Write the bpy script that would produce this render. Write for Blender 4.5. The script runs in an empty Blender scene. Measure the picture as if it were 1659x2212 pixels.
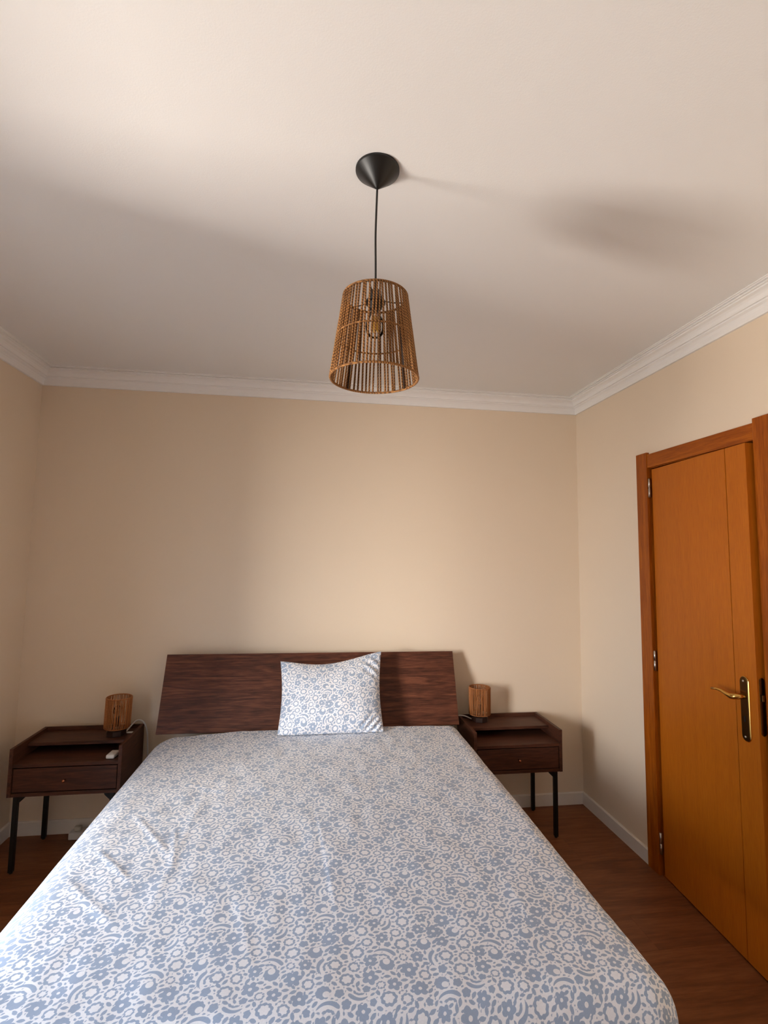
import bpy, bmesh, math, random
import numpy as np
from mathutils import Vector, Matrix, Euler

random.seed(7)
RNG = np.random.default_rng(11)
PI = math.pi
SC = bpy.context.scene
COL = SC.collection

# ------------------------------------------------------------------ camera
IMG_W, IMG_H = 1659, 2212
F_PX = 1078.85
YAW, PITCH, ROLL = math.radians(7.889), math.radians(5.047), math.radians(0.820)
CAM = Vector((0.0, -3.0928, 1.5344))
cy, sy, cp, sp, cr, sr = math.cos(YAW), math.sin(YAW), math.cos(PITCH), math.sin(PITCH), math.cos(ROLL), math.sin(ROLL)
fwd = Vector((sy * cp, cy * cp, sp))
r0 = Vector((cy, -sy, 0))
u0 = r0.cross(fwd)
rgt = cr * r0 + sr * u0
upv = -sr * r0 + cr * u0
cam_data = bpy.data.cameras.new('camera')
cam_data.sensor_fit = 'HORIZONTAL'
cam_data.sensor_width = 36.0
cam_data.lens = 36.0 * F_PX / IMG_W
cam_data.clip_start = 0.05
cam = bpy.data.objects.new('camera', cam_data)
cam.matrix_world = Matrix(((rgt.x, upv.x, -fwd.x, CAM.x), (rgt.y, upv.y, -fwd.y, CAM.y),
                           (rgt.z, upv.z, -fwd.z, CAM.z), (0, 0, 0, 1)))
COL.objects.link(cam)
SC.camera = cam

# ------------------------------------------------------------------ world, light, exposure
world = bpy.data.worlds.new('sky')
SC.world = world
world.use_nodes = True
wn = world.node_tree.nodes
wt = world.node_tree
w_tc = wn.new('ShaderNodeTexCoord')
w_sep = wn.new('ShaderNodeSeparateXYZ')
w_ramp = wn.new('ShaderNodeValToRGB')          # bright open sky above the horizon, warm street below it
w_map = wn.new('ShaderNodeMapRange')
w_map.inputs['From Min'].default_value = -0.3
w_map.inputs['From Max'].default_value = 0.3
w_ramp.color_ramp.elements[0].color = (0.26, 0.25, 0.24, 1)
w_ramp.color_ramp.elements[1].color = (0.50, 0.72, 1.0, 1)
wt.links.new(w_tc.outputs['Generated'], w_sep.inputs[0])
wt.links.new(w_sep.outputs['Z'], w_map.inputs['Value'])
wt.links.new(w_map.outputs[0], w_ramp.inputs[0])
wt.links.new(w_ramp.outputs[0], wn['Background'].inputs['Color'])
wn['Background'].inputs['Strength'].default_value = 9.5
SC.view_settings.view_transform = 'Standard'
SC.view_settings.look = 'None'
SC.view_settings.gamma = 1.0
SC.view_settings.use_curve_mapping = False
SC.view_settings.exposure = 0.66


def area_light(name, loc, aim, sx, sy_, power, col):
    l = bpy.data.lights.new(name, 'AREA')
    l.shape = 'RECTANGLE'
    l.size, l.size_y = sx, sy_
    l.energy = power
    l.color = col
    o = bpy.data.objects.new(name, l)
    o.location = loc
    d = Vector(aim)
    o.rotation_euler = d.to_track_quat('-Z', 'Y').to_euler()
    COL.objects.link(o)
    return o


# daylight through the window in the left wall: warm light thrown up by the sunlit street and back from the sunlit facade opposite; the sky itself is the world
area_light('street_daylight', (-4.20, -2.36, -0.16), (0.86, 0.10, 0.50), 0.76, 0.95, 128, (1.0, 0.92, 0.83))
area_light('facade_daylight', (-3.30, -3.80, 1.65), (0.75, 0.64, -0.10), 0.90, 1.30, 150, (1.0, 0.93, 0.84))

# ------------------------------------------------------------------ helpers
XL, XR, YB, YF, ZC = -1.598, 1.728, 0.0, -4.05, 2.595


def srgb(r, g, b):
    def c(v):
        v /= 255.0
        return v / 12.92 if v <= 0.04045 else ((v + 0.055) / 1.055) ** 2.4
    return (c(r), c(g), c(b), 1.0)


def link(name, me, mat=None, parent=None, smooth=False):
    o = bpy.data.objects.new(name, me)
    COL.objects.link(o)
    if mat is not None and not me.materials:
        me.materials.append(mat)
    if parent is not None:
        o.parent = parent
    if smooth:
        me.polygons.foreach_set('use_smooth', [True] * len(me.polygons))
    return o


def finish(name, bm, mat, parent=None, smooth=False):
    me = bpy.data.meshes.new(name)
    bmesh.ops.recalc_face_normals(bm, faces=bm.faces)
    bm.to_mesh(me)
    bm.free()
    return link(name, me, mat, parent, smooth)


def empty(name, loc, rz=0.0):
    o = bpy.data.objects.new(name, None)
    o.empty_display_size = 0.05
    o.location = loc
    o.rotation_euler = (0, 0, rz)
    COL.objects.link(o)
    return o


def tag(o, label=None, cat=None, group=None, kind=None):
    if label: o['label'] = label
    if cat: o['category'] = cat
    if group: o['group'] = group
    if kind: o['kind'] = kind
    return o


def add_box(bm, lo, hi, bevel=0.0, seg=2):
    r = bmesh.ops.create_cube(bm, size=1.0)
    vs = r['verts']
    lo, hi = Vector(lo), Vector(hi)
    for v in vs:
        v.co = Vector(((v.co[i] + 0.5) * (hi[i] - lo[i]) + lo[i]) for i in range(3))
    if bevel > 0:
        es = list({e for v in vs for e in v.link_edges})
        bmesh.ops.bevel(bm, geom=es, offset=bevel, segments=seg, affect='EDGES', profile=0.5)


def box(name, lo, hi, mat, parent=None, bevel=0.0, seg=2):
    bm = bmesh.new()
    add_box(bm, lo, hi, bevel, seg)
    return finish(name, bm, mat, parent)


def add_tube(bm, pts, rad, n=8, caps=True, closed=False):
    pts = [Vector(p) for p in pts]
    m = len(pts)
    rads = rad if isinstance(rad, (list, tuple)) else [rad] * m
    rings = []
    prev = None
    for i, p in enumerate(pts):
        if closed:
            t = pts[(i + 1) % m] - pts[i - 1]
        else:
            t = pts[min(i + 1, m - 1)] - pts[max(i - 1, 0)]
        t.normalize()
        a = prev if prev is not None else (Vector((0, 0, 1)) if abs(t.z) < 0.9 else Vector((1, 0, 0)))
        a = a - t * a.dot(t)
        a.normalize()
        prev = a
        b = t.cross(a)
        rings.append([bm.verts.new(p + (a * math.cos(2 * PI * k / n) + b * math.sin(2 * PI * k / n)) * rads[i]) for k in range(n)])
    for i in range(m if closed else m - 1):
        A, B = rings[i], rings[(i + 1) % m]
        for k in range(n):
            bm.faces.new((A[k], A[(k + 1) % n], B[(k + 1) % n], B[k]))
    if caps and not closed:
        bm.faces.new(rings[0][::-1])
        bm.faces.new(rings[-1])


def tube(name, pts, rad, mat, parent=None, n=8, closed=False):
    bm = bmesh.new()
    add_tube(bm, pts, rad, n, True, closed)
    return finish(name, bm, mat, parent, True)


def add_lathe(bm, prof, n=32, c=(0, 0, 0), cap0=True, cap1=True):
    c = Vector(c)
    rings = []
    for r, z in prof:
        rings.append([bm.verts.new(c + Vector((r * math.cos(2 * PI * k / n), r * math.sin(2 * PI * k / n), z))) for k in range(n)])
    for A, B in zip(rings, rings[1:]):
        for k in range(n):
            bm.faces.new((A[k], A[(k + 1) % n], B[(k + 1) % n], B[k]))
    if cap0: bm.faces.new(rings[0][::-1])
    if cap1: bm.faces.new(rings[-1])


def lathe(name, prof, mat, parent=None, n=32, c=(0, 0, 0), smooth=True, cap0=True, cap1=True):
    bm = bmesh.new()
    add_lathe(bm, prof, n, c, cap0, cap1)
    o = finish(name, bm, mat, parent, smooth)
    return o


def add_sweep(bm, prof, path_fn, n_path):
    rows = [[bm.verts.new(path_fn(i, a, b)) for a, b in prof] for i in range(n_path)]
    for A, B in zip(rows, rows[1:]):
        for k in range(len(prof)):
            bm.faces.new((A[k], A[(k + 1) % len(prof)], B[(k + 1) % len(prof)], B[k]))
    bm.faces.new(rows[0][::-1])
    bm.faces.new(rows[-1])


def mat_new(name):
    m = bpy.data.materials.new(name)
    m.use_nodes = True
    nt = m.node_tree
    b = nt.nodes['Principled BSDF']
    return m, nt, b


def N(nt, t, **kw):
    n = nt.nodes.new(t)
    for k, v in kw.items():
        if k.startswith('i_'):
            n.inputs[k[2:].replace('_', ' ')].default_value = v
        else:
            setattr(n, k, v)
    return n


def plain(name, col, rough=0.5, metal=0.0, noise=0.0, nscale=60.0, bump=0.0, bscale=200.0, coat=0.0, spec=0.5):
    m, nt, b = mat_new(name)
    L = nt.links.new
    b.inputs['Base Color'].default_value = col
    b.inputs['Roughness'].default_value = rough
    b.inputs['Metallic'].default_value = metal
    b.inputs['Coat Weight'].default_value = coat
    b.inputs['Specular IOR Level'].default_value = spec
    tc = N(nt, 'ShaderNodeTexCoord')
    if noise > 0:
        nz = N(nt, 'ShaderNodeTexNoise')
        nz.inputs['Scale'].default_value = nscale
        nz.inputs['Detail'].default_value = 4
        L(tc.outputs['Object'], nz.inputs['Vector'])
        mx = N(nt, 'ShaderNodeMix', data_type='RGBA')
        c0 = tuple(min(1, c * (1 - noise)) for c in col[:3]) + (1,)
        c1 = tuple(min(1, c * (1 + noise)) for c in col[:3]) + (1,)
        mx.inputs[6].default_value = c0
        mx.inputs[7].default_value = c1
        L(nz.outputs['Fac'], mx.inputs[0])
        L(mx.outputs[2], b.inputs['Base Color'])
    if bump > 0:
        n2 = N(nt, 'ShaderNodeTexNoise')
        n2.inputs['Scale'].default_value = bscale
        n2.inputs['Detail'].default_value = 3
        L(tc.outputs['Object'], n2.inputs['Vector'])
        bp = N(nt, 'ShaderNodeBump')
        bp.inputs['Strength'].default_value = bump
        bp.inputs['Distance'].default_value = 0.002
        L(n2.outputs['Fac'], bp.inputs['Height'])
        L(bp.outputs['Normal'], b.inputs['Normal'])
    return m


def wood(name, dark, mid, light, axis='X', rough=0.45, stretch=14.0, scale=5.0, figure=1.0, coat=0.0, per_object=0.0, bump=0.15, contrast=(0.25, 0.75)):
    """grain running along the named object axis"""
    m, nt, b = mat_new(name)
    L = nt.links.new
    tc = N(nt, 'ShaderNodeTexCoord')
    src = tc.outputs['Object']
    info = N(nt, 'ShaderNodeObjectInfo')
    if per_object > 0:
        sh = N(nt, 'ShaderNodeVectorMath', operation='SCALE')
        cmb = N(nt, 'ShaderNodeCombineXYZ')
        L(info.outputs['Random'], cmb.inputs[0]); L(info.outputs['Random'], cmb.inputs[1]); L(info.outputs['Random'], cmb.inputs[2])
        L(cmb.outputs[0], sh.inputs[0]); sh.inputs['Scale'].default_value = 37.0
        ad = N(nt, 'ShaderNodeVectorMath', operation='ADD')
        L(src, ad.inputs[0]); L(sh.outputs[0], ad.inputs[1])
        src = ad.outputs[0]
    mp = N(nt, 'ShaderNodeMapping')
    s = [stretch] * 3
    s['XYZ'.index(axis)] = 1.0
    mp.inputs['Scale'].default_value = s
    L(src, mp.inputs['Vector'])
    # broad figure
    n1 = N(nt, 'ShaderNodeTexNoise')
    n1.inputs['Scale'].default_value = scale * 0.45
    n1.inputs['Detail'].default_value = 3
    n1.inputs['Distortion'].default_value = 1.2 * figure
    L(mp.outputs[0], n1.inputs['Vector'])
    # rings cut from the broad figure
    mul = N(nt, 'ShaderNodeMath', operation='MULTIPLY')
    L(n1.outputs['Fac'], mul.inputs[0]); mul.inputs[1].default_value = 16.0 * figure
    sn = N(nt, 'ShaderNodeMath', operation='SINE')
    L(mul.outputs[0], sn.inputs[0])
    # fibres
    n2 = N(nt, 'ShaderNodeTexNoise')
    n2.inputs['Scale'].default_value = scale * 3.2
    n2.inputs['Detail'].default_value = 6
    n2.inputs['Roughness'].default_value = 0.65
    L(mp.outputs[0], n2.inputs['Vector'])
    m1 = N(nt, 'ShaderNodeMath', operation='MULTIPLY_ADD')
    L(sn.outputs[0], m1.inputs[0]); m1.inputs[1].default_value = 0.10 * figure; L(n2.outputs['Fac'], m1.inputs[2])
    m2 = N(nt, 'ShaderNodeMath', operation='MULTIPLY_ADD')
    L(n1.outputs['Fac'], m2.inputs[0]); m2.inputs[1].default_value = 0.5
    m3 = N(nt, 'ShaderNodeMath', operation='SUBTRACT')
    L(m1.outputs[0], m3.inputs[0]); m3.inputs[1].default_value = 0.25
    L(m3.outputs[0], m2.inputs[2])
    fac = m2.outputs[0]
    if per_object > 0:
        m4 = N(nt, 'ShaderNodeMath', operation='SUBTRACT'); L(info.outputs['Random'], m4.inputs[0]); m4.inputs[1].default_value = 0.5
        m5 = N(nt, 'ShaderNodeMath', operation='MULTIPLY_ADD'); L(m4.outputs[0], m5.inputs[0]); m5.inputs[1].default_value = per_object; L(fac, m5.inputs[2])
        fac = m5.outputs[0]
    rp = N(nt, 'ShaderNodeValToRGB')
    e = rp.color_ramp.elements
    e[0].position, e[0].color = contrast[0], dark
    e[1].position, e[1].color = contrast[1], light
    k = e.new(0.5 * (contrast[0] + contrast[1])); k.color = mid
    L(fac, rp.inputs[0])
    L(rp.outputs[0], b.inputs['Base Color'])
    b.inputs['Roughness'].default_value = rough
    b.inputs['Coat Weight'].default_value = coat
    b.inputs['Coat Roughness'].default_value = 0.25
    b.inputs['Specular IOR Level'].default_value = 0.3
    bp = N(nt, 'ShaderNodeBump')
    bp.inputs['Strength'].default_value = bump
    bp.inputs['Distance'].default_value = 0.0006
    L(n2.outputs['Fac'], bp.inputs['Height'])
    L(bp.outputs['Normal'], b.inputs['Normal'])
    return m


# ------------------------------------------------------------------ materials
M_wall = plain('beige_paint', srgb(236, 217, 193), 0.85, noise=0.012, nscale=3.0, bump=0.12, bscale=260, spec=0.2)
M_ceil = plain('ceiling_paint', srgb(239, 237, 235), 0.9, noise=0.01, nscale=3.0, bump=0.15, bscale=260, spec=0.2)
M_trim = plain('white_plaster', srgb(246, 243, 240), 0.6, noise=0.01, nscale=20, spec=0.3)
M_skirt = plain('skirting_paint', srgb(238, 230, 220), 0.5, noise=0.01, nscale=20, spec=0.35)
M_floor = wood('oak_laminate', srgb(104, 60, 32), srgb(127, 76, 43), srgb(146, 92, 56), 'X', 0.42, 9.0, 3.0, 0.8, per_object=0.10, bump=0.08, contrast=(0.2, 0.85))
M_walnut = wood('walnut', srgb(52, 25, 15), srgb(92, 50, 33), srgb(122, 72, 50), 'X', 0.5, 11.0, 3.2, 1.3, bump=0.12, contrast=(0.22, 0.8))
M_night = wood('dark_walnut', srgb(50, 27, 18), srgb(74, 42, 29), srgb(95, 57, 40), 'X', 0.5, 11.0, 4.0, 1.0, per_object=0.1, bump=0.1, contrast=(0.22, 0.8))
M_night_y = wood('dark_walnut_panel', srgb(50, 27, 18), srgb(74, 42, 29), srgb(95, 57, 40), 'Y', 0.5, 11.0, 4.0, 1.0, per_object=0.1, bump=0.1, contrast=(0.22, 0.8))
M_door = wood('honey_veneer', srgb(164, 84, 10), srgb(186, 100, 16), srgb(200, 114, 24), 'Z', 0.42, 16.0, 4.5, 0.35, bump=0.03, contrast=(0.15, 0.9))
M_frame = wood('cherry_casing', srgb(128, 58, 6), srgb(160, 80, 12), srgb(184, 100, 22), 'Z', 0.34, 16.0, 5.0, 0.7, bump=0.05, contrast=(0.2, 0.85))
M_frame_y = wood('cherry_casing_head', srgb(128, 58, 6), srgb(160, 80, 12), srgb(184, 100, 22), 'Y', 0.34, 16.0, 5.0, 0.7, bump=0.05, contrast=(0.2, 0.85))
M_groove = plain('dark_groove', srgb(70, 24, 8), 0.7, noise=0.05)
M_black = plain('black_plastic', srgb(11, 10, 10), 0.42, noise=0.05, spec=0.5)
M_blackmetal = plain('black_metal', srgb(16, 15, 15), 0.45, metal=0.3, noise=0.05)
M_cord = plain('black_cord', srgb(26, 22, 20), 0.6, noise=0.05)
M_white = plain('white_plastic', srgb(225, 222, 218), 0.4, noise=0.01)
M_brass = plain('polished_brass', srgb(214, 170, 92), 0.22, metal=1.0, noise=0.05, nscale=30)
M_brassdark = plain('aged_brass', srgb(120, 92, 55), 0.25, metal=1.0, noise=0.1, nscale=30)
M_steel = plain('steel', srgb(200, 196, 190), 0.3, metal=1.0, noise=0.03)
M_copper = plain('copper_knob', srgb(196, 132, 100), 0.25, metal=1.0, noise=0.03)
M_darkbase = plain('dark_base', srgb(40, 22, 16), 0.4, noise=0.1, coat=0.2)
M_fabric_in = plain('mattress_ticking', srgb(220, 218, 214), 0.9, noise=0.02)
M_shutter = plain('shutter_slat', srgb(205, 200, 190), 0.6, noise=0.02)
M_filament = plain('filament', srgb(220, 170, 60), 0.5, noise=0.05)


def rope_mat(name, base, dark):
    m, nt, b = mat_new(name)
    L = nt.links.new
    tc = N(nt, 'ShaderNodeTexCoord')
    wv = N(nt, 'ShaderNodeTexWave', bands_direction='DIAGONAL')
    wv.inputs['Scale'].default_value = 90.0
    wv.inputs['Distortion'].default_value = 3.0
    wv.inputs['Detail'].default_value = 2.0
    L(tc.outputs['Object'], wv.inputs['Vector'])
    info = N(nt, 'ShaderNodeObjectInfo')
    mx = N(nt, 'ShaderNodeMix', data_type='RGBA')
    mx.inputs[6].default_value = dark
    mx.inputs[7].default_value = base
    L(wv.outputs['Fac'], mx.inputs[0])
    hs = N(nt, 'ShaderNodeHueSaturation')
    mr = N(nt, 'ShaderNodeMapRange')
    mr.inputs['To Min'].default_value = 0.75
    mr.inputs['To Max'].default_value = 1.15
    L(info.outputs['Random'], mr.inputs['Value'])
    L(mr.outputs[0], hs.inputs['Value'])
    L(mx.outputs[2], hs.inputs['Color'])
    L(hs.outputs[0], b.inputs['Base Color'])
    b.inputs['Roughness'].default_value = 0.8
    bp = N(nt, 'ShaderNodeBump')
    bp.inputs['Strength'].default_value = 0.5
    bp.inputs['Distance'].default_value = 0.001
    L(wv.outputs['Fac'], bp.inputs['Height'])
    L(bp.outputs['Normal'], b.inputs['Normal'])
    return m


M_rope = rope_mat('paper_rope', srgb(184, 128, 70), srgb(92, 56, 24))
M_rope_b = rope_mat('paper_rope_bedside', srgb(196, 126, 70), srgb(140, 80, 38))
M_wire = plain('dark_wire', srgb(52, 32, 18), 0.6, noise=0.05)


def glass_mat():
    m, nt, b = mat_new('clear_glass')
    L = nt.links.new
    tr = N(nt, 'ShaderNodeBsdfTransparent')
    gl = N(nt, 'ShaderNodeBsdfGlossy')
    gl.inputs['Roughness'].default_value = 0.03
    fr = N(nt, 'ShaderNodeFresnel')
    fr.inputs['IOR'].default_value = 1.3
    ms = N(nt, 'ShaderNodeMixShader')
    tr.inputs['Color'].default_value = (0.97, 0.96, 0.95, 1)
    L(fr.outputs[0], ms.inputs[0]); L(tr.outputs[0], ms.inputs[1]); L(gl.outputs[0], ms.inputs[2])
    L(ms.outputs[0], nt.nodes['Material Output'].inputs['Surface'])
    return m


M_glass = glass_mat()

# ------------------------------------------------------------------ floral print: a repeating tile of signed distances
TILE = 0.34
TN = 360
PRINT = 0.76


def build_tile():
    g = (np.arange(TN) + 0.5) / TN * TILE
    GX, GY = np.meshgrid(g, g, indexing='xy')
    D = np.full((TN, TN), 1.0)
    O = np.full((TN, TN), 1.0)      # the same without the holes, for packing
    rng = np.random.default_rng(5)

    def local(x, y, a):
        dx = (GX - x + TILE / 2) % TILE - TILE / 2
        dy = (GY - y + TILE / 2) % TILE - TILE / 2
        c, s = math.cos(a), math.sin(a)
        return dx * c + dy * s, -dx * s + dy * c

    def flower(lx, ly, R, k, amp, ph):
        r = np.hypot(lx, ly); th = np.arctan2(ly, lx)
        return (r - R * (1 - amp + amp * np.abs(np.cos(0.5 * k * th + ph)) ** 0.8)) * 0.85

    def leaf(lx, ly, a, b):
        return np.maximum(np.abs(ly) - b * (1 - (lx / a) ** 2), np.abs(lx) - a) * 0.85

    def spot(rad):
        ok = np.argwhere(O > rad)
        if len(ok) == 0:
            return None
        j, i = ok[rng.integers(len(ok))]
        return g[i], g[j]

    GAP = 0.0040
    # curved sprays
    def arc(x, y, a, R, span, w):
        lx, ly = local(x, y, a)
        r = np.hypot(lx, ly); th = np.arctan2(ly, lx)
        t = np.clip(th / span, -1, 1)
        ww = w * (0.45 + 0.55 * (1 - t) / 2 * 2) * np.where(np.abs(t) < 1, 1, 0.2)
        d = np.maximum(np.abs(r - R) - ww * np.sqrt(np.clip(1 - t ** 4, 0.02, 1)), (np.abs(th) - span) * R)
        return d
    for (x, y, a, R) in [(0.07, 0.09, 1.6, 0.040), (0.24, 0.26, 1.3, 0.042), (0.25, 0.08, -0.6, 0.034), (0.08, 0.25, 3.0, 0.036), (0.16, 0.17, -1.8, 0.034)]:
        da = arc(x, y, a, R, 0.95, 0.0052)
        D = np.minimum(D, da); O = np.minimum(O, da)
        for q in range(3):
            aa = a - 0.7 + 0.6 * q
            lx, ly = local(x + 0.52 * R * math.cos(aa), y + 0.52 * R * math.sin(aa), aa + 1.3)
            dl = leaf(lx, ly, 0.0085, 0.0040)
            D = np.minimum(D, dl); O = np.minimum(O, dl)
    kinds = [('petal', 0.027, 5), ('ring', 0.025, 7), ('cup', 0.024, 4), ('petal', 0.022, 9), ('ring', 0.020, 6), ('blob', 0.016, 4), ('petal', 0.018, 12), ('ring', 0.016, 5), ('blob', 0.013, 5), ('petal', 0.0145, 10)]
    for kind, R, cnt in kinds:
        for _ in range(cnt):
            p = spot(R + GAP)
            if p is None:
                break
            RR = R * rng.uniform(0.94, 1.03)
            a = rng.uniform(0, 2 * PI)
            lx, ly = local(p[0], p[1], a)
            if kind == 'petal':
                k = int(rng.integers(5, 7))
                d = flower(lx, ly, RR, k, 0.46, 0.0)
                d = np.maximum(d, RR * 0.24 - np.hypot(lx * 1.1, ly))
            elif kind == 'ring':
                k = int(rng.integers(7, 10))
                d0 = flower(lx, ly * 1.08, RR, k, 0.18, 0.0)
                d1 = flower(lx, ly * 1.08, RR * 0.66, 6, 0.34, 0.4)
                d = np.maximum(d0, -d1)
            elif kind == 'cup':
                d0 = flower(lx, ly, RR, 9, 0.16, 0.0)
                d = np.maximum(d0, 0.45 * RR - np.hypot(lx, ly + 0.42 * RR))
            else:
                d = flower(lx, ly * 1.15, RR, 5, 0.30, 0.0)
            D = np.minimum(D, d)
            O = np.minimum(O, np.minimum(d, np.hypot(lx, ly) - 0.6 * RR))
    for a_len, cnt in ((0.0115, 70), (0.009, 120), (0.0065, 160), (0.0045, 200)):
        for _ in range(cnt):
            p = spot(a_len * 0.62 + GAP * 0.85)
            if p is None:
                break
            j, i = int(p[1] / TILE * TN) % TN, int(p[0] / TILE * TN) % TN
            gx = D[j, (i + 4) % TN] - D[j, i - 4]
            gy = D[(j + 4) % TN, i] - D[j - 4, i]
            ang = math.atan2(gy, gx) + PI / 2 + rng.normal(0, 0.35)
            lx, ly = local(p[0], p[1], ang)
            dl = leaf(lx, ly, a_len, a_len * 0.48)
            D = np.minimum(D, dl); O = np.minimum(O, dl)
    return np.clip(D, -0.02, 0.02)


TILE_D = build_tile()


def print_value(u, v):
    u = u / PRINT; v = v / PRINT
    fu = (u / TILE % 1.0) * TN - 0.5
    fv = (v / TILE % 1.0) * TN - 0.5
    i0 = np.floor(fu).astype(int); j0 = np.floor(fv).astype(int)
    a, b = fu - i0, fv - j0
    i0 %= TN; j0 %= TN
    i1, j1 = (i0 + 1) % TN, (j0 + 1) % TN
    return (TILE_D[j0, i0] * (1 - a) * (1 - b) + TILE_D[j0, i1] * a * (1 - b) + TILE_D[j1, i0] * (1 - a) * b + TILE_D[j1, i1] * a * b)


def floral_mat(name, ground, motif):
    m, nt, b = mat_new(name)
    L = nt.links.new
    at = N(nt, 'ShaderNodeAttribute', attribute_name='motif_distance')
    mr = N(nt, 'ShaderNodeMapRange')
    mr.inputs['From Min'].default_value = -0.0004
    mr.inputs['From Max'].default_value = 0.0004
    L(at.outputs['Fac'], mr.inputs['Value'])
    tc = N(nt, 'ShaderNodeTexCoord')
    nz = N(nt, 'ShaderNodeTexNoise'); nz.inputs['Scale'].default_value = 350; nz.inputs['Detail'].default_value = 2
    L(tc.outputs['Object'], nz.inputs['Vector'])
    mx = N(nt, 'ShaderNodeMix', data_type='RGBA')
    mx.inputs[6].default_value = motif
    mx.inputs[7].default_value = ground
    L(mr.outputs[0], mx.inputs[0])
    hs = N(nt, 'ShaderNodeHueSaturation')
    m2 = N(nt, 'ShaderNodeMapRange'); m2.inputs['To Min'].default_value = 0.93; m2.inputs['To Max'].default_value = 1.07
    L(nz.outputs['Fac'], m2.inputs['Value']); L(m2.outputs[0], hs.inputs['Value']); L(mx.outputs[2], hs.inputs['Color'])
    L(hs.outputs[0], b.inputs['Base Color'])
    b.inputs['Roughness'].default_value = 0.85
    b.inputs['Sheen Weight'].default_value = 0.15
    b.inputs['Specular IOR Level'].default_value = 0.25
    n3 = N(nt, 'ShaderNodeTexNoise'); n3.inputs['Scale'].default_value = 26; n3.inputs['Detail'].default_value = 5
    L(tc.outputs['Object'], n3.inputs['Vector'])
    bp = N(nt, 'ShaderNodeBump'); bp.inputs['Strength'].default_value = 0.25; bp.inputs['Distance'].default_value = 0.004
    L(n3.outputs['Fac'], bp.inputs['Height']); L(bp.outputs['Normal'], b.inputs['Normal'])
    return m


M_floral = floral_mat('floral_cotton', srgb(240, 239, 242), srgb(162, 176, 198))


def grid_mesh(name, P, keep, dist, mat):
    """P: (ny,nx,3) positions, keep: (ny-1,nx-1) face mask, dist: (ny,nx) motif distance"""
    ny, nx = P.shape[:2]
    idx = np.arange(ny * nx).reshape(ny, nx)
    q = np.stack([idx[:-1, :-1], idx[:-1, 1:], idx[1:, 1:], idx[1:, :-1]], -1)[keep]
    me = bpy.data.meshes.new(name)
    used = np.unique(q)
    remap = np.full(ny * nx, -1); remap[used] = np.arange(len(used))
    q = remap[q]
    me.vertices.add(len(used))
    me.vertices.foreach_set('co', P.reshape(-1, 3)[used].astype(np.float32).ravel())
    me.loops.add(q.size)
    me.loops.foreach_set('vertex_index', q.astype(np.int32).ravel())
    me.polygons.add(len(q))
    me.polygons.foreach_set('loop_start', np.arange(0, q.size, 4, dtype=np.int32))
    me.polygons.foreach_set('loop_total', np.full(len(q), 4, dtype=np.int32))
    me.polygons.foreach_set('use_smooth', np.ones(len(q), dtype=bool))
    me.update(calc_edges=True)
    a = me.attributes.new('motif_distance', 'FLOAT', 'POINT')
    a.data.foreach_set('value', dist.reshape(-1)[used].astype(np.float32))
    me.materials.append(mat)
    me.validate()
    return me


def smooth_noise(x, y, scale, seed, octaves=2):
    r = np.random.default_rng(seed)
    out = np.zeros_like(x)
    for o in range(octaves):
        for _ in range(7):
            a = r.uniform(0, 2 * PI); k = 2 * PI / scale * r.uniform(0.6, 1.4) * 2 ** o
            out += np.sin(k * (x * math.cos(a) + y * math.sin(a)) + r.uniform(0, 2 * PI)) / 7 / 2 ** o
    return out


# ================================================================== the room
# floor: laminate planks running across the room
base = box('floor', (XL - 0.3, YF - 0.2, -0.06), (XR + 1.3, YB + 0.2, -0.012), M_groove)
tag(base, kind='structure')
PW, PL = 0.195, 1.285
plank_me = {}
row = 0
y = YB + 0.02
while y > YF:
    off = (row * 0.43) % PL
    x = XL - off
    while x < XR:
        x0, x1 = max(x, XL), min(x + PL, XR)
        if x1 - x0 > 0.03:
            key = (round(x1 - x0, 3))
            if key not in plank_me:
                bm = bmesh.new()
                add_box(bm, (0, -PW + 0.0003, -0.012), (x1 - x0 - 0.0003, 0, 0), 0.0004, 1)
                me = bpy.data.meshes.new('plank')
                bm.to_mesh(me); bm.free()
                me.materials.append(M_floor)
                plank_me[key] = me
            o = bpy.data.objects.new('plank', plank_me[key])
            o.location = (x0, y, 0)
            o.parent = base
            COL.objects.link(o)
        x += PL
    y -= PW
    row += 1
tag(box('ceiling', (XL - 0.3, YF - 0.2, ZC), (XR + 1.3, YB + 0.2, ZC + 0.1), M_ceil), kind='structure')
tag(box('wall_back', (XL - 0.3, YB, -0.02), (XR + 0.2, YB + 0.15, ZC), M_wall), kind='structure')
tag(box('wall_front', (XL - 0.3, YF - 0.15, -0.02), (XR + 0.2, YF, ZC), M_wall), kind='structure')


def wall_with_opening(name, x0, x1, y0, y1, oy0, oy1, oz0, oz1, mat):
    bm = bmesh.new()
    z0, z1 = -0.02, ZC
    add_box(bm, (x0, y0, z0), (x1, oy0, z1))
    add_box(bm, (x0, oy1, z0), (x1, y1, z1))
    add_box(bm, (x0, oy0, oz1), (x1, oy1, z1))
    if oz0 > z0 + 0.001:
        add_box(bm, (x0, oy0, z0), (x1, oy1, oz0))
    return tag(finish(name, bm, mat), kind='structure')


WY0, WY1, WZ0, WZ1 = -2.84, -1.86, 0.02, 1.90
wall_with_opening('wall_left', XL - 0.3, XL, YF, YB, WY0, WY1, WZ0, WZ1, M_wall)
DY0, DY1, DZ = -1.376, -0.723, 2.014
wall_with_opening('wall_right', XR, XR + 0.15, YF, YB, DY0, DY1, -0.03, DZ, M_wall)
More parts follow.
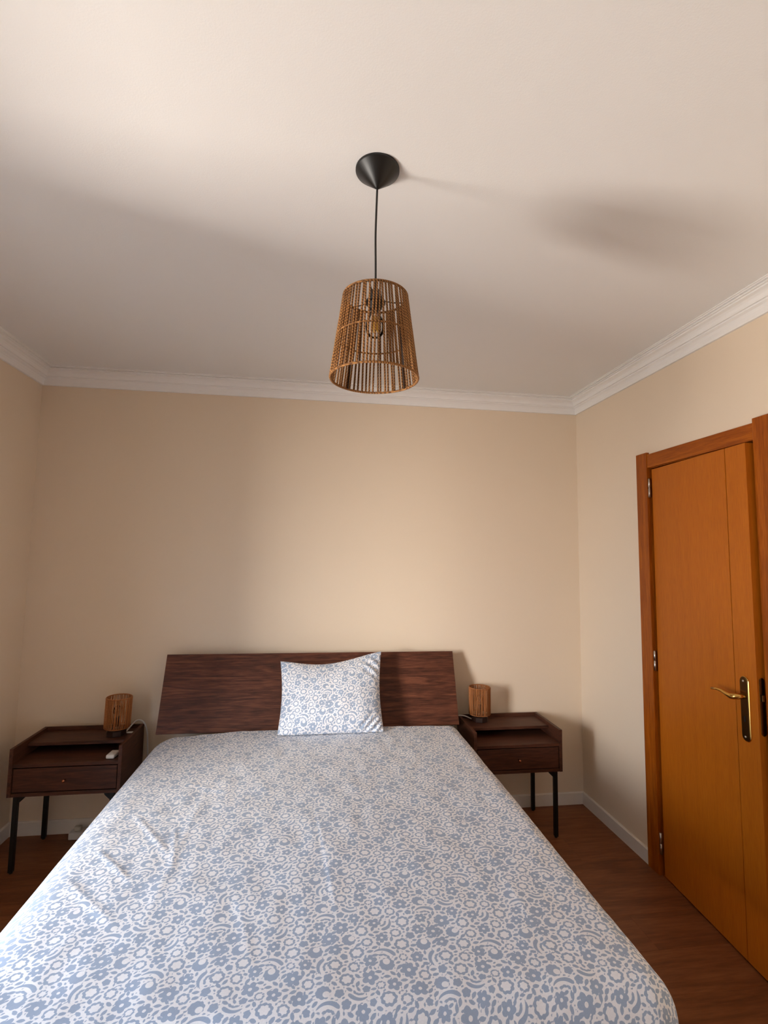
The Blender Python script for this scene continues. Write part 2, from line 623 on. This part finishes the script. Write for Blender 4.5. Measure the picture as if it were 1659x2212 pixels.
# window in the left wall (outside the picture): frame, with the opening's head set low to dim the ceiling near it
wf = empty('window_1', (XL - 0.24, (WY0 + WY1) / 2, WZ0))
tag(wf, kind='structure')
hw, hh = (WY1 - WY0) / 2, WZ1 - WZ0
for nm, lo, hi in (('window_frame', (-0.03, -hw, 0), (0.03, -hw + 0.05, hh)), ('window_frame', (-0.03, hw - 0.05, 0), (0.03, hw, hh)),
                   ('window_frame', (-0.03, -hw + 0.05, 0), (0.03, hw - 0.05, 0.05)), ('window_frame', (-0.03, -hw + 0.05, hh - 0.05), (0.03, hw - 0.05, hh))):
    box(nm, lo, hi, M_white, wf, 0.003)
box('window_sill', (0.03, -hw - 0.02, -0.03), (0.26, hw + 0.02, 0.0), M_white, wf, 0.003)
# the passage behind the door
tag(box('wall_passage', (XR + 1.1, -2.2, -0.02), (XR + 1.2, 0.1, ZC), M_wall), kind='structure')

tag(box('wall_passage', (XR + 0.15, -2.3, -0.02), (XR + 1.2, -2.2, ZC), M_wall), kind='structure')
tag(box('wall_passage', (XR + 0.15, 0.0, -0.02), (XR + 1.1, 0.1, ZC), M_wall), kind='structure')

# cornice: stepped plaster moulding
CP = [(0, -0.095), (0.012, -0.095), (0.013, -0.084), (0.016, -0.072), (0.023, -0.062), (0.034, -0.056), (0.034, -0.050), (0.043, -0.050),
      (0.044, -0.043), (0.048, -0.033), (0.057, -0.026), (0.070, -0.022), (0.070, -0.016), (0.080, -0.016), (0.080, -0.011),
      (0.076, -0.008), (0.087, -0.008), (0.087, -0.004), (0.095, -0.004), (0.095, 0), (0, 0)]


def cornice(name, a, b, inward, mitre):
    bm = bmesh.new()
    a, b, inw = Vector(a), Vector(b), Vector(inward)
    t = (b - a).normalized()

    def f(i, p, h):
        return (a + t * p * mitre[0] if i == 0 else b - t * p * mitre[1]) + inw * p + Vector((0, 0, h))
    add_sweep(bm, CP, f, 2)
    o = finish(name, bm, M_trim)
    return tag(o, kind='structure')


cornice('trim_1', (XL, YB, ZC), (XR, YB, ZC), (0, -1, 0), (1, 1))
cornice('trim_2', (XR, YB, ZC), (XR, YF, ZC), (-1, 0, 0), (1, 1))
cornice('trim_3', (XL, YB, ZC), (XL, YF, ZC), (1, 0, 0), (1, 1))
cornice('trim_4', (XL, YF, ZC), (XR, YF, ZC), (0, 1, 0), (1, 1))

# skirting boards
BH, BT = 0.072, 0.013
SP = [(0, 0), (BT, 0), (BT, BH - 0.004), (BT - 0.004, BH), (0, BH)]


def skirting(name, a, b, inward, mitre):
    bm = bmesh.new()
    a, b, inw = Vector(a), Vector(b), Vector(inward)
    t = (b - a).normalized()

    def f(i, p, h):
        return (a + t * p * mitre[0] if i == 0 else b - t * p * mitre[1]) + inw * p + Vector((0, 0, h))
    add_sweep(bm, SP, f, 2)
    return tag(finish(name, bm, M_skirt), kind='structure')


skirting('baseboard_back', (XL, YB, 0), (XR, YB, 0), (0, -1, 0), (1, 1))
skirting('baseboard_right', (XR, YB, 0), (XR, -0.641, 0), (-1, 0, 0), (1, 0))
skirting('baseboard_right', (XR, -1.462, 0), (XR, YF, 0), (-1, 0, 0), (0, 1))
skirting('baseboard_left', (XL, YB, 0), (XL, YF, 0), (1, 0, 0), (1, 1))
skirting('baseboard_front', (XL, YF, 0), (XR, YF, 0), (0, 1, 0), (1, 1))

# ------------------------------------------------------------------ door
HY = -0.734
door = empty('door_1', (XR, HY, 0))
tag(door, 'honey coloured wooden door standing slightly ajar, with a brass lever', kind='structure')
# casing and jambs (fixed): local to hinge point


def dbox(name, lo, hi, mat, parent, bevel=0.002):
    return box(name, (lo[0] - XR, lo[1] - HY, lo[2]), (hi[0] - XR, hi[1] - HY, hi[2]), mat, parent, bevel)


dbox('casing_post', (XR - 0.018, DY1 - 0.002, 0.0), (XR, -0.641, 2.095), M_frame, door)
dbox('casing_post', (XR - 0.026, -1.462, 0.0), (XR, DY0 + 0.002, 2.098), M_frame, door)
dbox('casing_head', (XR - 0.014, DY0 + 0.002, 2.013), (XR, DY1 - 0.002, 2.084), M_frame_y, door)
dbox('jamb', (XR, DY1 - 0.0025, 0.0), (XR + 0.15, DY1, 2.014), M_frame, door, 0.0)
dbox('jamb', (XR, DY0, 0.0), (XR + 0.15, DY0 + 0.0025, 2.014), M_frame, door, 0.0)
dbox('jamb_head', (XR, DY0 + 0.0025, 2.0105), (XR + 0.15, DY1 - 0.0025, 2.0135), M_frame_y, door, 0.0)
dbox('door_stop', (XR + 0.050, DY1 - 0.0225, 0.0), (XR + 0.062, DY1 - 0.0025, 2.0105), M_frame, door, 0.0)
dbox('door_stop', (XR + 0.050, DY0 + 0.0025, 0.0), (XR + 0.062, DY0 + 0.0225, 2.0105), M_frame, door, 0.0)
dbox('threshold', (XR, DY0 + 0.0025, -0.012), (XR + 0.15, DY1 - 0.0025, 0.001), M_frame_y, door, 0.0)

# leaf swings about the hinge; local frame: x into the wall (thickness), y towards the hinge (negative = towards the latch)
LW, LH, LT = 0.626, 2.003, 0.038
leaf = empty('door_leaf', (0.0, -0.002, 0.0))
leaf.parent = door
leaf.rotation_euler = (0, 0, math.radians(-4.4))
GROOVE = 0.516
# two veneer faces with a real groove between them
box('leaf_panel', (0.0, -GROOVE + 0.0018, 0.008), (LT, -0.004, LH), M_door, leaf, 0.0012)
box('leaf_panel', (0.0, -LW, 0.008), (LT, -GROOVE - 0.0018, LH), M_door, leaf, 0.0012)
box('leaf_core', (0.004, -GROOVE - 0.003, 0.010), (LT - 0.004, -GROOVE + 0.003, LH - 0.002), M_groove, leaf)


def stadium(bm, w, h, d, seg=10, cx=0.0, cz=0.0, x0=0.0):
    """rounded-end plate in the local yz plane, from x0 out to x0-d"""
    pts = []
    r = w / 2
    for k in range(seg + 1):
        a = PI * k / seg
        pts.append((r * math.cos(a), h / 2 - r + r * math.sin(a)))
    for k in range(seg + 1):
        a = PI + PI * k / seg
        pts.append((r * math.cos(a), -h / 2 + r + r * math.sin(a)))
    back = [bm.verts.new((x0, cx + p, cz + q)) for p, q in pts]
    mid = [bm.verts.new((x0 - d * 0.6, cx + p, cz + q)) for p, q in pts]
    fr = [bm.verts.new((x0 - d, cx + p * 0.88, cz + q * 0.982)) for p, q in pts]
    n = len(pts)
    for A, B in ((back, mid), (mid, fr)):
        for k in range(n):
            bm.faces.new((A[k], A[(k + 1) % n], B[(k + 1) % n], B[k]))
    bm.faces.new(fr)
    bm.faces.new(back[::-1])


PY = -0.568
bm = bmesh.new(); stadium(bm, 0.040, 0.246, 0.0075, cx=PY, cz=0.962)
plate = finish('handle_plate', bm, M_brassdark, leaf)
plate['label'] = 'long dark brass backplate with rounded ends'
bm = bmesh.new(); stadium(bm, 0.0445, 0.250, 0.005, cx=PY, cz=0.962)
finish('plate_rim', bm, M_brass, leaf)
for dz in (0.106, -0.106):
    lathe('screw', [(0.0045, 0), (0.0042, 0.0016), (0.0025, 0.0028)], M_steel, leaf, 12).matrix_local = Matrix.Translation((-0.0075, PY, 0.962 + dz)) @ Matrix.Rotation(-PI / 2, 4, 'Y')
box('keyhole', (-0.0081, PY - 0.003, 0.912), (-0.005, PY + 0.003, 0.934), M_black, leaf)
# lever: neck out from the plate, then sweeping towards the hinge side and curling up
LZ = 1.010
pts = [(-0.004, PY, LZ), (-0.022, PY, LZ), (-0.034, PY + 0.001, LZ - 0.001), (-0.041, PY + 0.008, LZ - 0.003), (-0.043, PY + 0.022, LZ - 0.005), (-0.043, PY + 0.045, LZ - 0.002), (-0.043, PY + 0.070, LZ + 0.003), (-0.043, PY + 0.098, LZ + 0.003), (-0.044, PY + 0.128, LZ - 0.002)]
tube('lever', pts, [0.011, 0.011, 0.0115, 0.012, 0.0118, 0.0095, 0.0075, 0.006, 0.005], M_brass, leaf, 12)
# lock faceplate on the leaf's edge, with latch
bm = bmesh.new(); stadium(bm, 0.021, 0.215, 0.002, cx=0.0, cz=0.0)
fp = finish('lock_faceplate', bm, M_brassdark, leaf)
fp.matrix_local = Matrix.Translation((LT / 2, -LW, 0.985)) @ Matrix.Rotation(PI / 2, 4, 'Z')
box('latch', (LT / 2 - 0.006, -LW - 0.009, 1.005), (LT / 2 + 0.006, -LW, 1.03), M_brassdark, leaf, 0.002)
for hz in (1.907, 1.028, 0.152):
    lathe('hinge', [(0.0062, -0.049), (0.0062, -0.002), (0.0048, -0.0015), (0.0048, 0.0015), (0.0062, 0.002), (0.0062, 0.049)], M_steel, door, 12, (-0.008, 0.004, hz))

# ------------------------------------------------------------------ bed
BX0, BX1 = -0.80, 0.845       # outer faces of the frame
bed = empty('bed', (0.022, -0.2, 0))
tag(bed, 'double bed with a dark walnut panel headboard tilted back to the wall', 'bed')
bed_o = Vector(bed.location)


def bbox(name, lo, hi, mat, bevel=0.003):
    return box(name, Vector(lo) - bed_o, Vector(hi) - bed_o, mat, bed, bevel)


# tilted headboard panel
tilt = math.atan2(0.145, 0.385)
hb = box('headboard', (-0.826, -0.0, 0.0), (0.826, 0.022, 0.412), M_walnut, bed, 0.0015)
hb.location = Vector((0.0235 + 0.0, -0.228, 0.580)) - bed_o
hb.rotation_euler = (-tilt, 0, 0)
for x in (-0.45, 0.5):
    bm = bmesh.new()
    add_tube(bm, [Vector((x, -0.17, 0.20)) - bed_o, Vector((x, -0.17, 0.62)) - bed_o, Vector((x, -0.09, 0.86)) - bed_o], 0.016, 4)
    finish('headboard_support', bm, M_blackmetal, bed)
for x0, x1 in ((-0.735, -0.71), (0.765, 0.79)):
    bbox('side_rail', (x0, -2.00, 0.20), (x1, -0.24, 0.34), M_walnut)
bbox('foot_rail', (-0.71, -2.00, 0.20), (0.765, -1.975, 0.34), M_walnut)
bbox('head_rail', (-0.71, -0.265, 0.20), (0.765, -0.24, 0.34), M_walnut)
for x in (-0.68, 0.735):
    for y in (-0.33, -1.90):
        bbox('leg', (x - 0.025, y - 0.025, 0.0), (x + 0.025, y + 0.025, 0.20), M_walnut)
bbox('slat_base', (-0.71, -1.975, 0.30), (0.765, -0.265, 0.34), M_walnut)
mt = box('mattress', (-0.71, -1.985, 0.34), (0.765, -0.275, 0.555), M_fabric_in, None, 0.04, 4)
tag(mt, 'white mattress hidden under the floral duvet on the bed', 'mattress')

# duvet: one cloth sheet laid over the mattress and hanging at the sides and foot
TOPZ = 0.600
step = 0.0031
s = np.arange(-1.04, 1.07, step)
t = np.arange(-2.36, -0.262 + 0.14, step)      # t runs from the foot (negative) to the head
S, T = np.meshgrid(s, t)
IX0, IX1, IY0, IY1 = -0.655, 0.762, -1.950, -0.305
cx = np.clip(S, IX0, IX1); cyy = np.clip(T, IY0, IY1)
dx, dy = S - cx, T - cyy
d = np.hypot(dx, dy)
nx_ = np.where(d > 1e-9, dx / np.maximum(d, 1e-9), 0); ny_ = np.where(d > 1e-9, dy / np.maximum(d, 1e-9), 0)
# radius of the roll-over depends on the side: wide on the left, tighter on the right, tight at the head
RH = np.sqrt((np.where(nx_ < 0, 0.155, 0.082) * nx_) ** 2 + (np.where(ny_ < 0, 0.075, 0.042) * ny_) ** 2) + 1e-6
RV = np.sqrt((np.where(nx_ < 0, 0.13, 0.10) * nx_) ** 2 + (np.where(ny_ < 0, 0.105, 0.055) * ny_) ** 2) + 1e-6
LEN = 0.5 * PI * np.sqrt((RH ** 2 + RV ** 2) / 2)
ph = np.clip(d / LEN, 0, 1) * PI / 2
hor = RH * np.sin(ph)
ver = RV * (1 - np.cos(ph)) + np.clip(d - LEN, 0, None)
flare = np.clip(d - LEN, 0, None)
wave = np.sin(S * 11 + T * 13 + 2 * np.sin(3 * T + 2 * S)) * 0.018 * np.clip(flare / 0.2, 0, 1)
hor = hor + 0.03 * flare / 0.3 + wave
X = cx + nx_ * hor
Y = cyy + ny_ * hor
Z = TOPZ - ver
top = np.exp(-(d / 0.12) ** 2)
Z += top * (0.0050 * smooth_noise(S, T, 0.55, 3) + 0.0022 * smooth_noise(S, T, 0.16, 4) + 0.008 * (1 - ((S - 0.05) / 0.75) ** 2))
Z -= 0.018 * np.clip((-0.35 - S) / 0.4, 0, 1) * np.clip((T + 0.9) / 0.6, 0, 1) * top


def crease(x0, y0, x1, y1, w, h, side=0.0):
    """ironed or slack fold along a segment of the cloth"""
    global Z
    L_ = math.hypot(x1 - x0, y1 - y0)
    ux, uy = (x1 - x0) / L_, (y1 - y0) / L_
    a = (S - x0) * ux + (T - y0) * uy
    b = -(S - x0) * uy + (T - y0) * ux
    h = h * 0.28
    w = w * 1.2
    env = np.clip(a / (0.25 * L_), 0, 1) * np.clip((L_ - a) / (0.25 * L_), 0, 1)
    if side:
        Z = Z + h * env * np.where(b > 0, np.exp(-(b / (w * 5)) ** 2), np.exp(-(b / w) ** 2))
    else:
        Z = Z + h * env * np.exp(-(b / w) ** 2)


crease(0.03, -1.10, 0.09, -1.78, 0.006, 0.0065, 1)
crease(0.575, -1.40, 0.580, -2.03, 0.006, 0.005, 1)
crease(-0.40, -0.75, -0.40, -1.9, 0.010, 0.003)
crease(-0.62, -1.10, -0.40, -1.42, 0.010, 0.008)
crease(-0.66, -1.32, -0.48, -1.52, 0.009, 0.009)
crease(-0.70, -1.45, -0.45, -1.70, 0.012, 0.008)
crease(-0.45, -1.20, -0.38, -1.50, 0.008, 0.006)
crease(-0.20, -1.55, -0.10, -1.90, 0.010, 0.004)
crease(-0.55, -0.85, -0.25, -1.02, 0.012, 0.004)
crease(0.20, -0.62, 0.42, -0.85, 0.014, 0.004)
crease(-0.05, -0.50, -0.18, -0.36, 0.010, 0.006)
crease(0.08, -1.55, 0.16, -1.20, 0.03, 0.008)
for k in range(16):
    yy = -0.5 - 0.09 * k
    crease(0.80 - 0.01 * (k % 3), yy, 0.84, yy - 0.14, 0.012, 0.004)
P = np.stack([X, Y, Z], -1)
keepv = (Z > 0.215) & ~((T > IY1) & (d > 0.115))
keep = keepv[:-1, :-1] & keepv[1:, :-1] & keepv[:-1, 1:] & keepv[1:, 1:]
me = grid_mesh('duvet', P, keep, print_value(S, T), M_floral)
duvet = link('duvet', me)
tag(duvet, 'white and grey-blue floral duvet spread over the whole bed', 'duvet')

# pillow leaning against the headboard
BL, BR = np.array([-0.165, -0.395, 0.598]), np.array([0.391, -0.395, 0.602])
TL, TR = np.array([-0.168, -0.205, 0.944]), np.array([0.395, -0.200, 0.990])
nu, nv = 170, 130
u = np.linspace(0, 1, nu); v = np.linspace(0, 1, nv)
U, V = np.meshgrid(u, v)
# seam outline: top edge sags, sides and bottom draw in a little
Uw = U + 0.028 * np.sin(PI * V) * (1 - 2 * U) * np.abs(1 - 2 * U) ** 2
sag = -0.125 * np.sin(PI * np.clip(U, 0, 1)) ** 1.3 * np.clip((V - 0.35) / 0.65, 0, 1) ** 1.5
sag = sag * (0.75 + 0.5 * (0.55 - U))
Vw = V + sag + 0.012 * np.sin(PI * U) * (1 - V) ** 4
B3 = lambda a, b, c, e: (a * ((1 - Uw) * (1 - Vw))[..., None] + b * (Uw * (1 - Vw))[..., None] + c * ((1 - Uw) * Vw)[..., None] + e * (Uw * Vw)[..., None])
mid = B3(BL, BR, TL, TR)
nrm = np.cross(TL - BL, BR - BL); nrm = nrm / np.linalg.norm(nrm)
if nrm[1] > 0: nrm = -nrm
prof = (np.clip(1 - np.abs(2 * U - 1) ** 2.6, 0, 1) ** 0.62) * (np.clip(1 - np.abs(2 * V - 1) ** 2.6, 0, 1) ** 0.62)
prof = prof * (1.08 - 0.45 * V)
wr = 0.004 * smooth_noise(U * 0.56, V * 0.42, 0.13, 9) * np.clip(prof * 3, 0, 1)
# gathers at the lower right corner and under the upper right ear
wr += 0.007 * np.sin((U * 0.9 - V * 0.75) * 95) * np.exp(-(((U - 0.90) / 0.12) ** 2 + ((V - 0.08) / 0.10) ** 2))
wr += 0.006 * np.sin((U + V) * 50) * np.exp(-(((U - 0.93) / 0.10) ** 2 + ((V - 0.80) / 0.14) ** 2))
front = mid + nrm * (0.095 * prof + wr)[..., None]
back = mid - nrm * (0.030 * prof)[..., None]
back[..., 2] = np.maximum(back[..., 2], 0.612)
front[..., 2] = np.maximum(front[..., 2], 0.613)
PP = np.concatenate([front, back[::-1, :, :]], 0)
dist = np.concatenate([print_value(U * 0.57 + 0.05, V * 0.43 + 0.13), print_value(U * 0.57, V[::-1] * 0.43)], 0)
keep = np.ones((2 * nv - 1, nu - 1), bool)
me = grid_mesh('pillow', PP, keep, dist, M_floral)
bmp = bmesh.new(); bmp.from_mesh(me)
bmesh.ops.remove_doubles(bmp, verts=bmp.verts, dist=0.0003)
bmesh.ops.recalc_face_normals(bmp, faces=bmp.faces)
bmp.to_mesh(me); bmp.free()
tag(link('pillow', me, None, None, True), 'floral cotton pillow standing upright against the wooden headboard', 'pillow')


# ------------------------------------------------------------------ nightstands
def nightstand(x0, x1, label):
    y0, y1 = -0.362, -0.036
    zb, zt = 0.352, 0.578
    o = Vector(((x0 + x1) / 2, (y0 + y1) / 2, 0))
    root = empty('nightstand', o)
    tag(root, label, 'nightstand', 'pair of nightstands beside the bed')
    T_ = 0.017

    def nb(name, lo, hi, mat, par=root, bev=0.0015):
        return box(name, Vector(lo) - o, Vector(hi) - o, mat, par, bev)
    nb('side_panel', (x0, y0, zb), (x0 + T_, y1, zt), M_night_y)
    nb('side_panel', (x1 - T_, y0, zb), (x1, y1, zt), M_night_y)
    nb('top_board', (x0 + T_, y0 + 0.130, 0.544), (x1 - T_, y1 - 0.012, 0.560), M_night)
    nb('back_panel', (x0 + T_, y1 - 0.012, zb), (x1 - T_, y1, zt), M_night)
    nb('shelf', (x0 + T_, y0 + 0.003, 0.488), (x1 - T_, y1 - 0.012, 0.505), M_night)
    nb('bottom_board', (x0 + T_, y0 + 0.003, zb), (x1 - T_, y1 - 0.012, zb + 0.017), M_night)
    dr = nb('drawer', (x0 + T_ + 0.004, y0 + 0.004, zb + 0.021), (x1 - T_ - 0.004, y0 + 0.021, 0.483), M_night)
    nb('drawer_box', (x0 + T_ + 0.012, y0 + 0.021, zb + 0.024), (x1 - T_ - 0.012, y1 - 0.03, 0.470), M_night)
    kn = lathe('knob', [(0.0035, 0.0), (0.0035, 0.010), (0.0065, 0.013), (0.0078, 0.018), (0.0065, 0.022), (0.002, 0.0235)], M_copper, dr, 16)
    kn.matrix_local = Matrix.Translation(Vector(((x0 + x1) / 2, y0 + 0.004, 0.425)) - o) @ Matrix.Rotation(PI / 2, 4, 'X')
    # black metal legs with gusset plates
    for sx, xx in ((1, x0 + 0.038), (-1, x1 - 0.038)):
        for yy in (y0 + 0.016, y1 - 0.016):
            lg = nb('leg', (xx - 0.0105, yy - 0.0105, 0.006), (xx + 0.0105, yy + 0.0105, zb), M_blackmetal, root, 0.002)
            bm = bmesh.new()
            q = [Vector((xx + sx * 0.0105, yy, zb)), Vector((xx + sx * 0.040, yy, zb)), Vector((xx + sx * 0.036, yy, zb - 0.010)), Vector((xx + sx * 0.0105, yy, zb - 0.034))]
            a = [bm.verts.new(p - o + Vector((0, -0.006, 0))) for p in q]
            b = [bm.verts.new(p - o + Vector((0, 0.006, 0))) for p in q]
            bm.faces.new(a); bm.faces.new(b[::-1])
            for k in range(4):
                bm.faces.new((a[k], b[k], b[(k + 1) % 4], a[(k + 1) % 4]))
            finish('gusset', bm, M_blackmetal, lg)
            lathe('foot_glide', [(0.008, 0.0), (0.0085, 0.006)], M_cord, lg, 12, Vector((xx, yy, 0)) - o)
    return root


nightstand(-1.432, -0.918, 'dark walnut nightstand left of the bed with a white gadget on its shelf')
nightstand(0.893, 1.405, 'dark walnut nightstand between the bed and the door, shelf empty')


# ------------------------------------------------------------------ bedside lamps
def strand_mesh(name, p0, p1, rad, seg=4, n=5, wob=0.0):
    bm = bmesh.new()
    p0, p1 = Vector(p0), Vector(p1)
    pts = [p0.lerp(p1, i / seg) + Vector((0, wob * math.sin(PI * i / seg), 0)) for i in range(seg + 1)]
    add_tube(bm, pts, [rad * (1.0 if i % 2 == 0 else 0.9) for i in range(seg + 1)], n, True)
    me = bpy.data.meshes.new(name)
    bm.to_mesh(me); bm.free()
    me.polygons.foreach_set('use_smooth', [True] * len(me.polygons))
    return me


def ring(name, R, z, rad, mat, parent, n=48, k=7):
    return tube(name, [(R * math.cos(2 * PI * i / n), R * math.sin(2 * PI * i / n), z) for i in range(n)], rad, mat, parent, k, True)


def bedside_lamp(x, y, z, label, lean, cord):
    root = empty('table_lamp', (x, y, z))
    tag(root, label, 'lamp', 'rope table lamps on the nightstands')
    lathe('base', [(0.047, 0.0), (0.050, 0.002), (0.050, 0.026), (0.047, 0.029), (0.012, 0.030)], M_darkbase, root, 8, smooth=False)
    lathe('neck', [(0.0075, 0.030), (0.0075, 0.040), (0.010, 0.041), (0.010, 0.046)], M_steel, root, 16)
    lathe('socket', [(0.016, 0.046), (0.017, 0.085), (0.014, 0.092)], M_black, root, 16)
    lathe('bulb', [(0.012, 0.092), (0.015, 0.105), (0.021, 0.125), (0.018, 0.142), (0.008, 0.150)], M_glass, root, 16)
    sh = ring('lamp_shade', 0.0615, 0.042, 0.0028, M_rope_b, root)
    sh.rotation_euler = (0, lean, 0)
    ring('shade_hoop', 0.0615, 0.196, 0.0028, M_rope_b, sh)
    spk = bmesh.new()
    for a in (0.4, 0.4 + 2 * PI / 3, 0.4 + 4 * PI / 3):
        add_tube(spk, [(0.0, 0, 0.046), (0.061 * math.cos(a), 0.061 * math.sin(a), 0.044)], 0.0014, 5)
    finish('shade_spokes', spk, M_wire, sh)
    protos = [strand_mesh('strand', (0.0625, 0, 0.042), (0.0625, 0, 0.196), 0.0029, wob=w) for w in (-0.0018, 0.0, 0.0016)]
    for p in protos: p.materials.append(M_rope_b)
    n = 50
    for k in range(n):
        o = bpy.data.objects.new('strand', protos[random.randrange(3)])
        o.rotation_euler = (0, 0, 2 * PI * (k + random.uniform(-0.22, 0.22)) / n)
        o.parent = sh
        COL.objects.link(o)
    tube('cord', [Vector(p) - Vector((x, y, z)) for p in cord], 0.0040, M_white, root, 8)
    return root


def bez(pts, n=10):
    """smooth path through points (Catmull-Rom)"""
    P_ = [Vector(p) for p in pts]
    P_ = [2 * P_[0] - P_[1]] + P_ + [2 * P_[-1] - P_[-2]]
    out = []
    for i in range(1, len(P_) - 2):
        for k in range(n):
            t_ = k / n
            a, b, c, d_ = P_[i - 1:i + 3]
            out.append(0.5 * ((2 * b) + (c - a) * t_ + (2 * a - 5 * b + 4 * c - d_) * t_ ** 2 + (3 * b - a - 3 * c + d_) * t_ ** 3))
    out.append(P_[-2])
    return out


lampL = bedside_lamp(-1.024, -0.150, 0.5605, 'rope-shaded lamp on the nightstand left of the bed', math.radians(1.5),
                     bez([(-0.985, -0.122, 0.566), (-0.972, -0.075, 0.585), (-0.950, -0.055, 0.603), (-0.918, -0.052, 0.592), (-0.897, -0.054, 0.545), (-0.890, -0.056, 0.47), (-0.885, -0.056, 0.35), (-0.90, -0.05, 0.16), (-1.0, -0.06, 0.055), (-1.085, -0.060, 0.0425)]))
box('cord_switch', (0.036, 0.014, 0.0), (0.078, 0.026, 0.007), M_white, lampL, 0.003)
bedside_lamp(1.010, -0.112, 0.5605, 'rope-shaded lamp on the nightstand nearer the door', 0.0,
             bez([(0.962, -0.105, 0.570), (0.925, -0.09, 0.583), (0.888, -0.075, 0.583), (0.868, -0.06, 0.565), (0.862, -0.05, 0.45), (0.86, -0.045, 0.2), (0.85, -0.045, 0.02)]))

# small white gadget on the left nightstand's shelf
bm = bmesh.new()
add_box(bm, (-0.0205, -0.036, 0.0), (0.0205, 0.036, 0.019), 0.006, 3)
gd = finish('small_gadget', bm, M_white, None, True)
gd.location = (-0.981, -0.303, 0.5055); gd.rotation_euler = (0, 0, math.radians(-3))
tag(gd, 'small white plastic gadget lying on the nightstand shelf', 'gadget')

# power strip on the floor beside the skirting, half hidden by the bed
ps = empty('power_strip', (-1.145, -0.058, 0))
tag(ps, 'white power strip on the floor under the nightstand', 'power strip')
box('strip_body', (-0.115, -0.026, 0.0), (0.13, 0.026, 0.036), M_white, ps, 0.006, 3)
for k in range(4):
    lathe('socket', [(0.018, 0.036), (0.018, 0.0375), (0.015, 0.0368)], M_shutter, ps, 16, (-0.075 + 0.055 * k, 0, 0))
box('plug', (-0.095, -0.014, 0.0378), (-0.058, 0.014, 0.060), M_shutter, ps, 0.006, 2)

# ------------------------------------------------------------------ pendant lamp
PX, PYY = 0.146, -1.812
pend = empty('pendant_lamp', (PX, PYY, 0))
tag(pend, 'woven rope pendant lamp with a black cone rose on the ceiling', 'lamp')
lathe('ceiling_rose', [(0.0035, 2.539), (0.006, 2.541), (0.0595, 2.588), (0.0605, 2.590), (0.0605, 2.595)], M_black, pend, 48)
tube('cord', bez([(0, 0, 2.545), (-0.0015, 0.001, 2.47), (-0.0025, 0, 2.40), (-0.001, 0, 2.32), (0, 0, 2.248)], 6), 0.0028, M_cord, pend, 8)
RB, RT, ZB, ZT = 0.1165, 0.0855, 2.003, 2.228
shade = ring('lamp_shade', RB, ZB, 0.0032, M_rope, pend, 64, 8)
ring('shade_hoop', RT, ZT, 0.0032, M_rope, shade, 64, 8)
FM = 0.49
ring('shade_hoop', RB + (RT - RB) * FM, ZB + (ZT - ZB) * FM, 0.0024, M_rope, shade, 64, 6)
protos = []
for w in (-0.003, -0.0015, 0.0, 0.0015, 0.003):
    me = strand_mesh('strand', (RB, -w, ZB), (RT, w, ZT), 0.0029, 4, 6, 0.0)
    me.materials.append(M_rope)
    protos.append(me)
n = 64
for k in range(n):
    o = bpy.data.objects.new('strand', protos[random.randrange(5)])
    o.rotation_euler = (0, 0, 2 * PI * (k + random.uniform(-0.2, 0.2)) / n)
    o.parent = shade
    COL.objects.link(o)
for k in range(4):
    a = 2 * PI * k / 4 + 0.60
    c_, s_ = math.cos(a), math.sin(a)
    tube('frame_wire', [((RB - 0.003) * c_, (RB - 0.003) * s_, ZB), ((RT - 0.003) * c_, (RT - 0.003) * s_, ZT)], 0.0026, M_wire, shade, 6)
for k in range(3):
    a = 2 * PI * k / 3 + 0.2
    c_, s_ = math.cos(a), math.sin(a)
    tube('spider_arm', [(0.016 * c_, 0.016 * s_, 2.222), (0.05 * c_, 0.05 * s_, 2.222), (RT * c_, RT * s_, ZT)], 0.0018, M_wire, shade, 6)
lathe('socket', [(0.006, 2.252), (0.012, 2.247), (0.016, 2.242), (0.0165, 2.230), (0.020, 2.228), (0.020, 2.220), (0.0175, 2.218), (0.0175, 2.196), (0.014, 2.192)], M_black, pend, 24)
lathe('socket_ring', [(0.018, 2.212), (0.027, 2.210), (0.027, 2.216), (0.018, 2.218)], M_black, pend, 24)
bulb = lathe('bulb', [(0.012, 2.194), (0.0125, 2.186), (0.016, 2.175), (0.023, 2.160), (0.0255, 2.145), (0.0235, 2.130), (0.017, 2.120), (0.007, 2.1155), (0.002, 2.115)], M_glass, pend, 28, cap0=False)
lathe('bulb_stem', [(0.006, 2.190), (0.004, 2.172), (0.003, 2.166)], M_glass, bulb, 12)
for k in range(4):
    a = 2 * PI * k / 4 + 0.3
    c_, s_ = math.cos(a), math.sin(a)
    tube('filament', [(0.004 * c_, 0.004 * s_, 2.176), (0.008 * c_, 0.008 * s_, 2.132)], 0.0019, M_filament, bulb, 6)
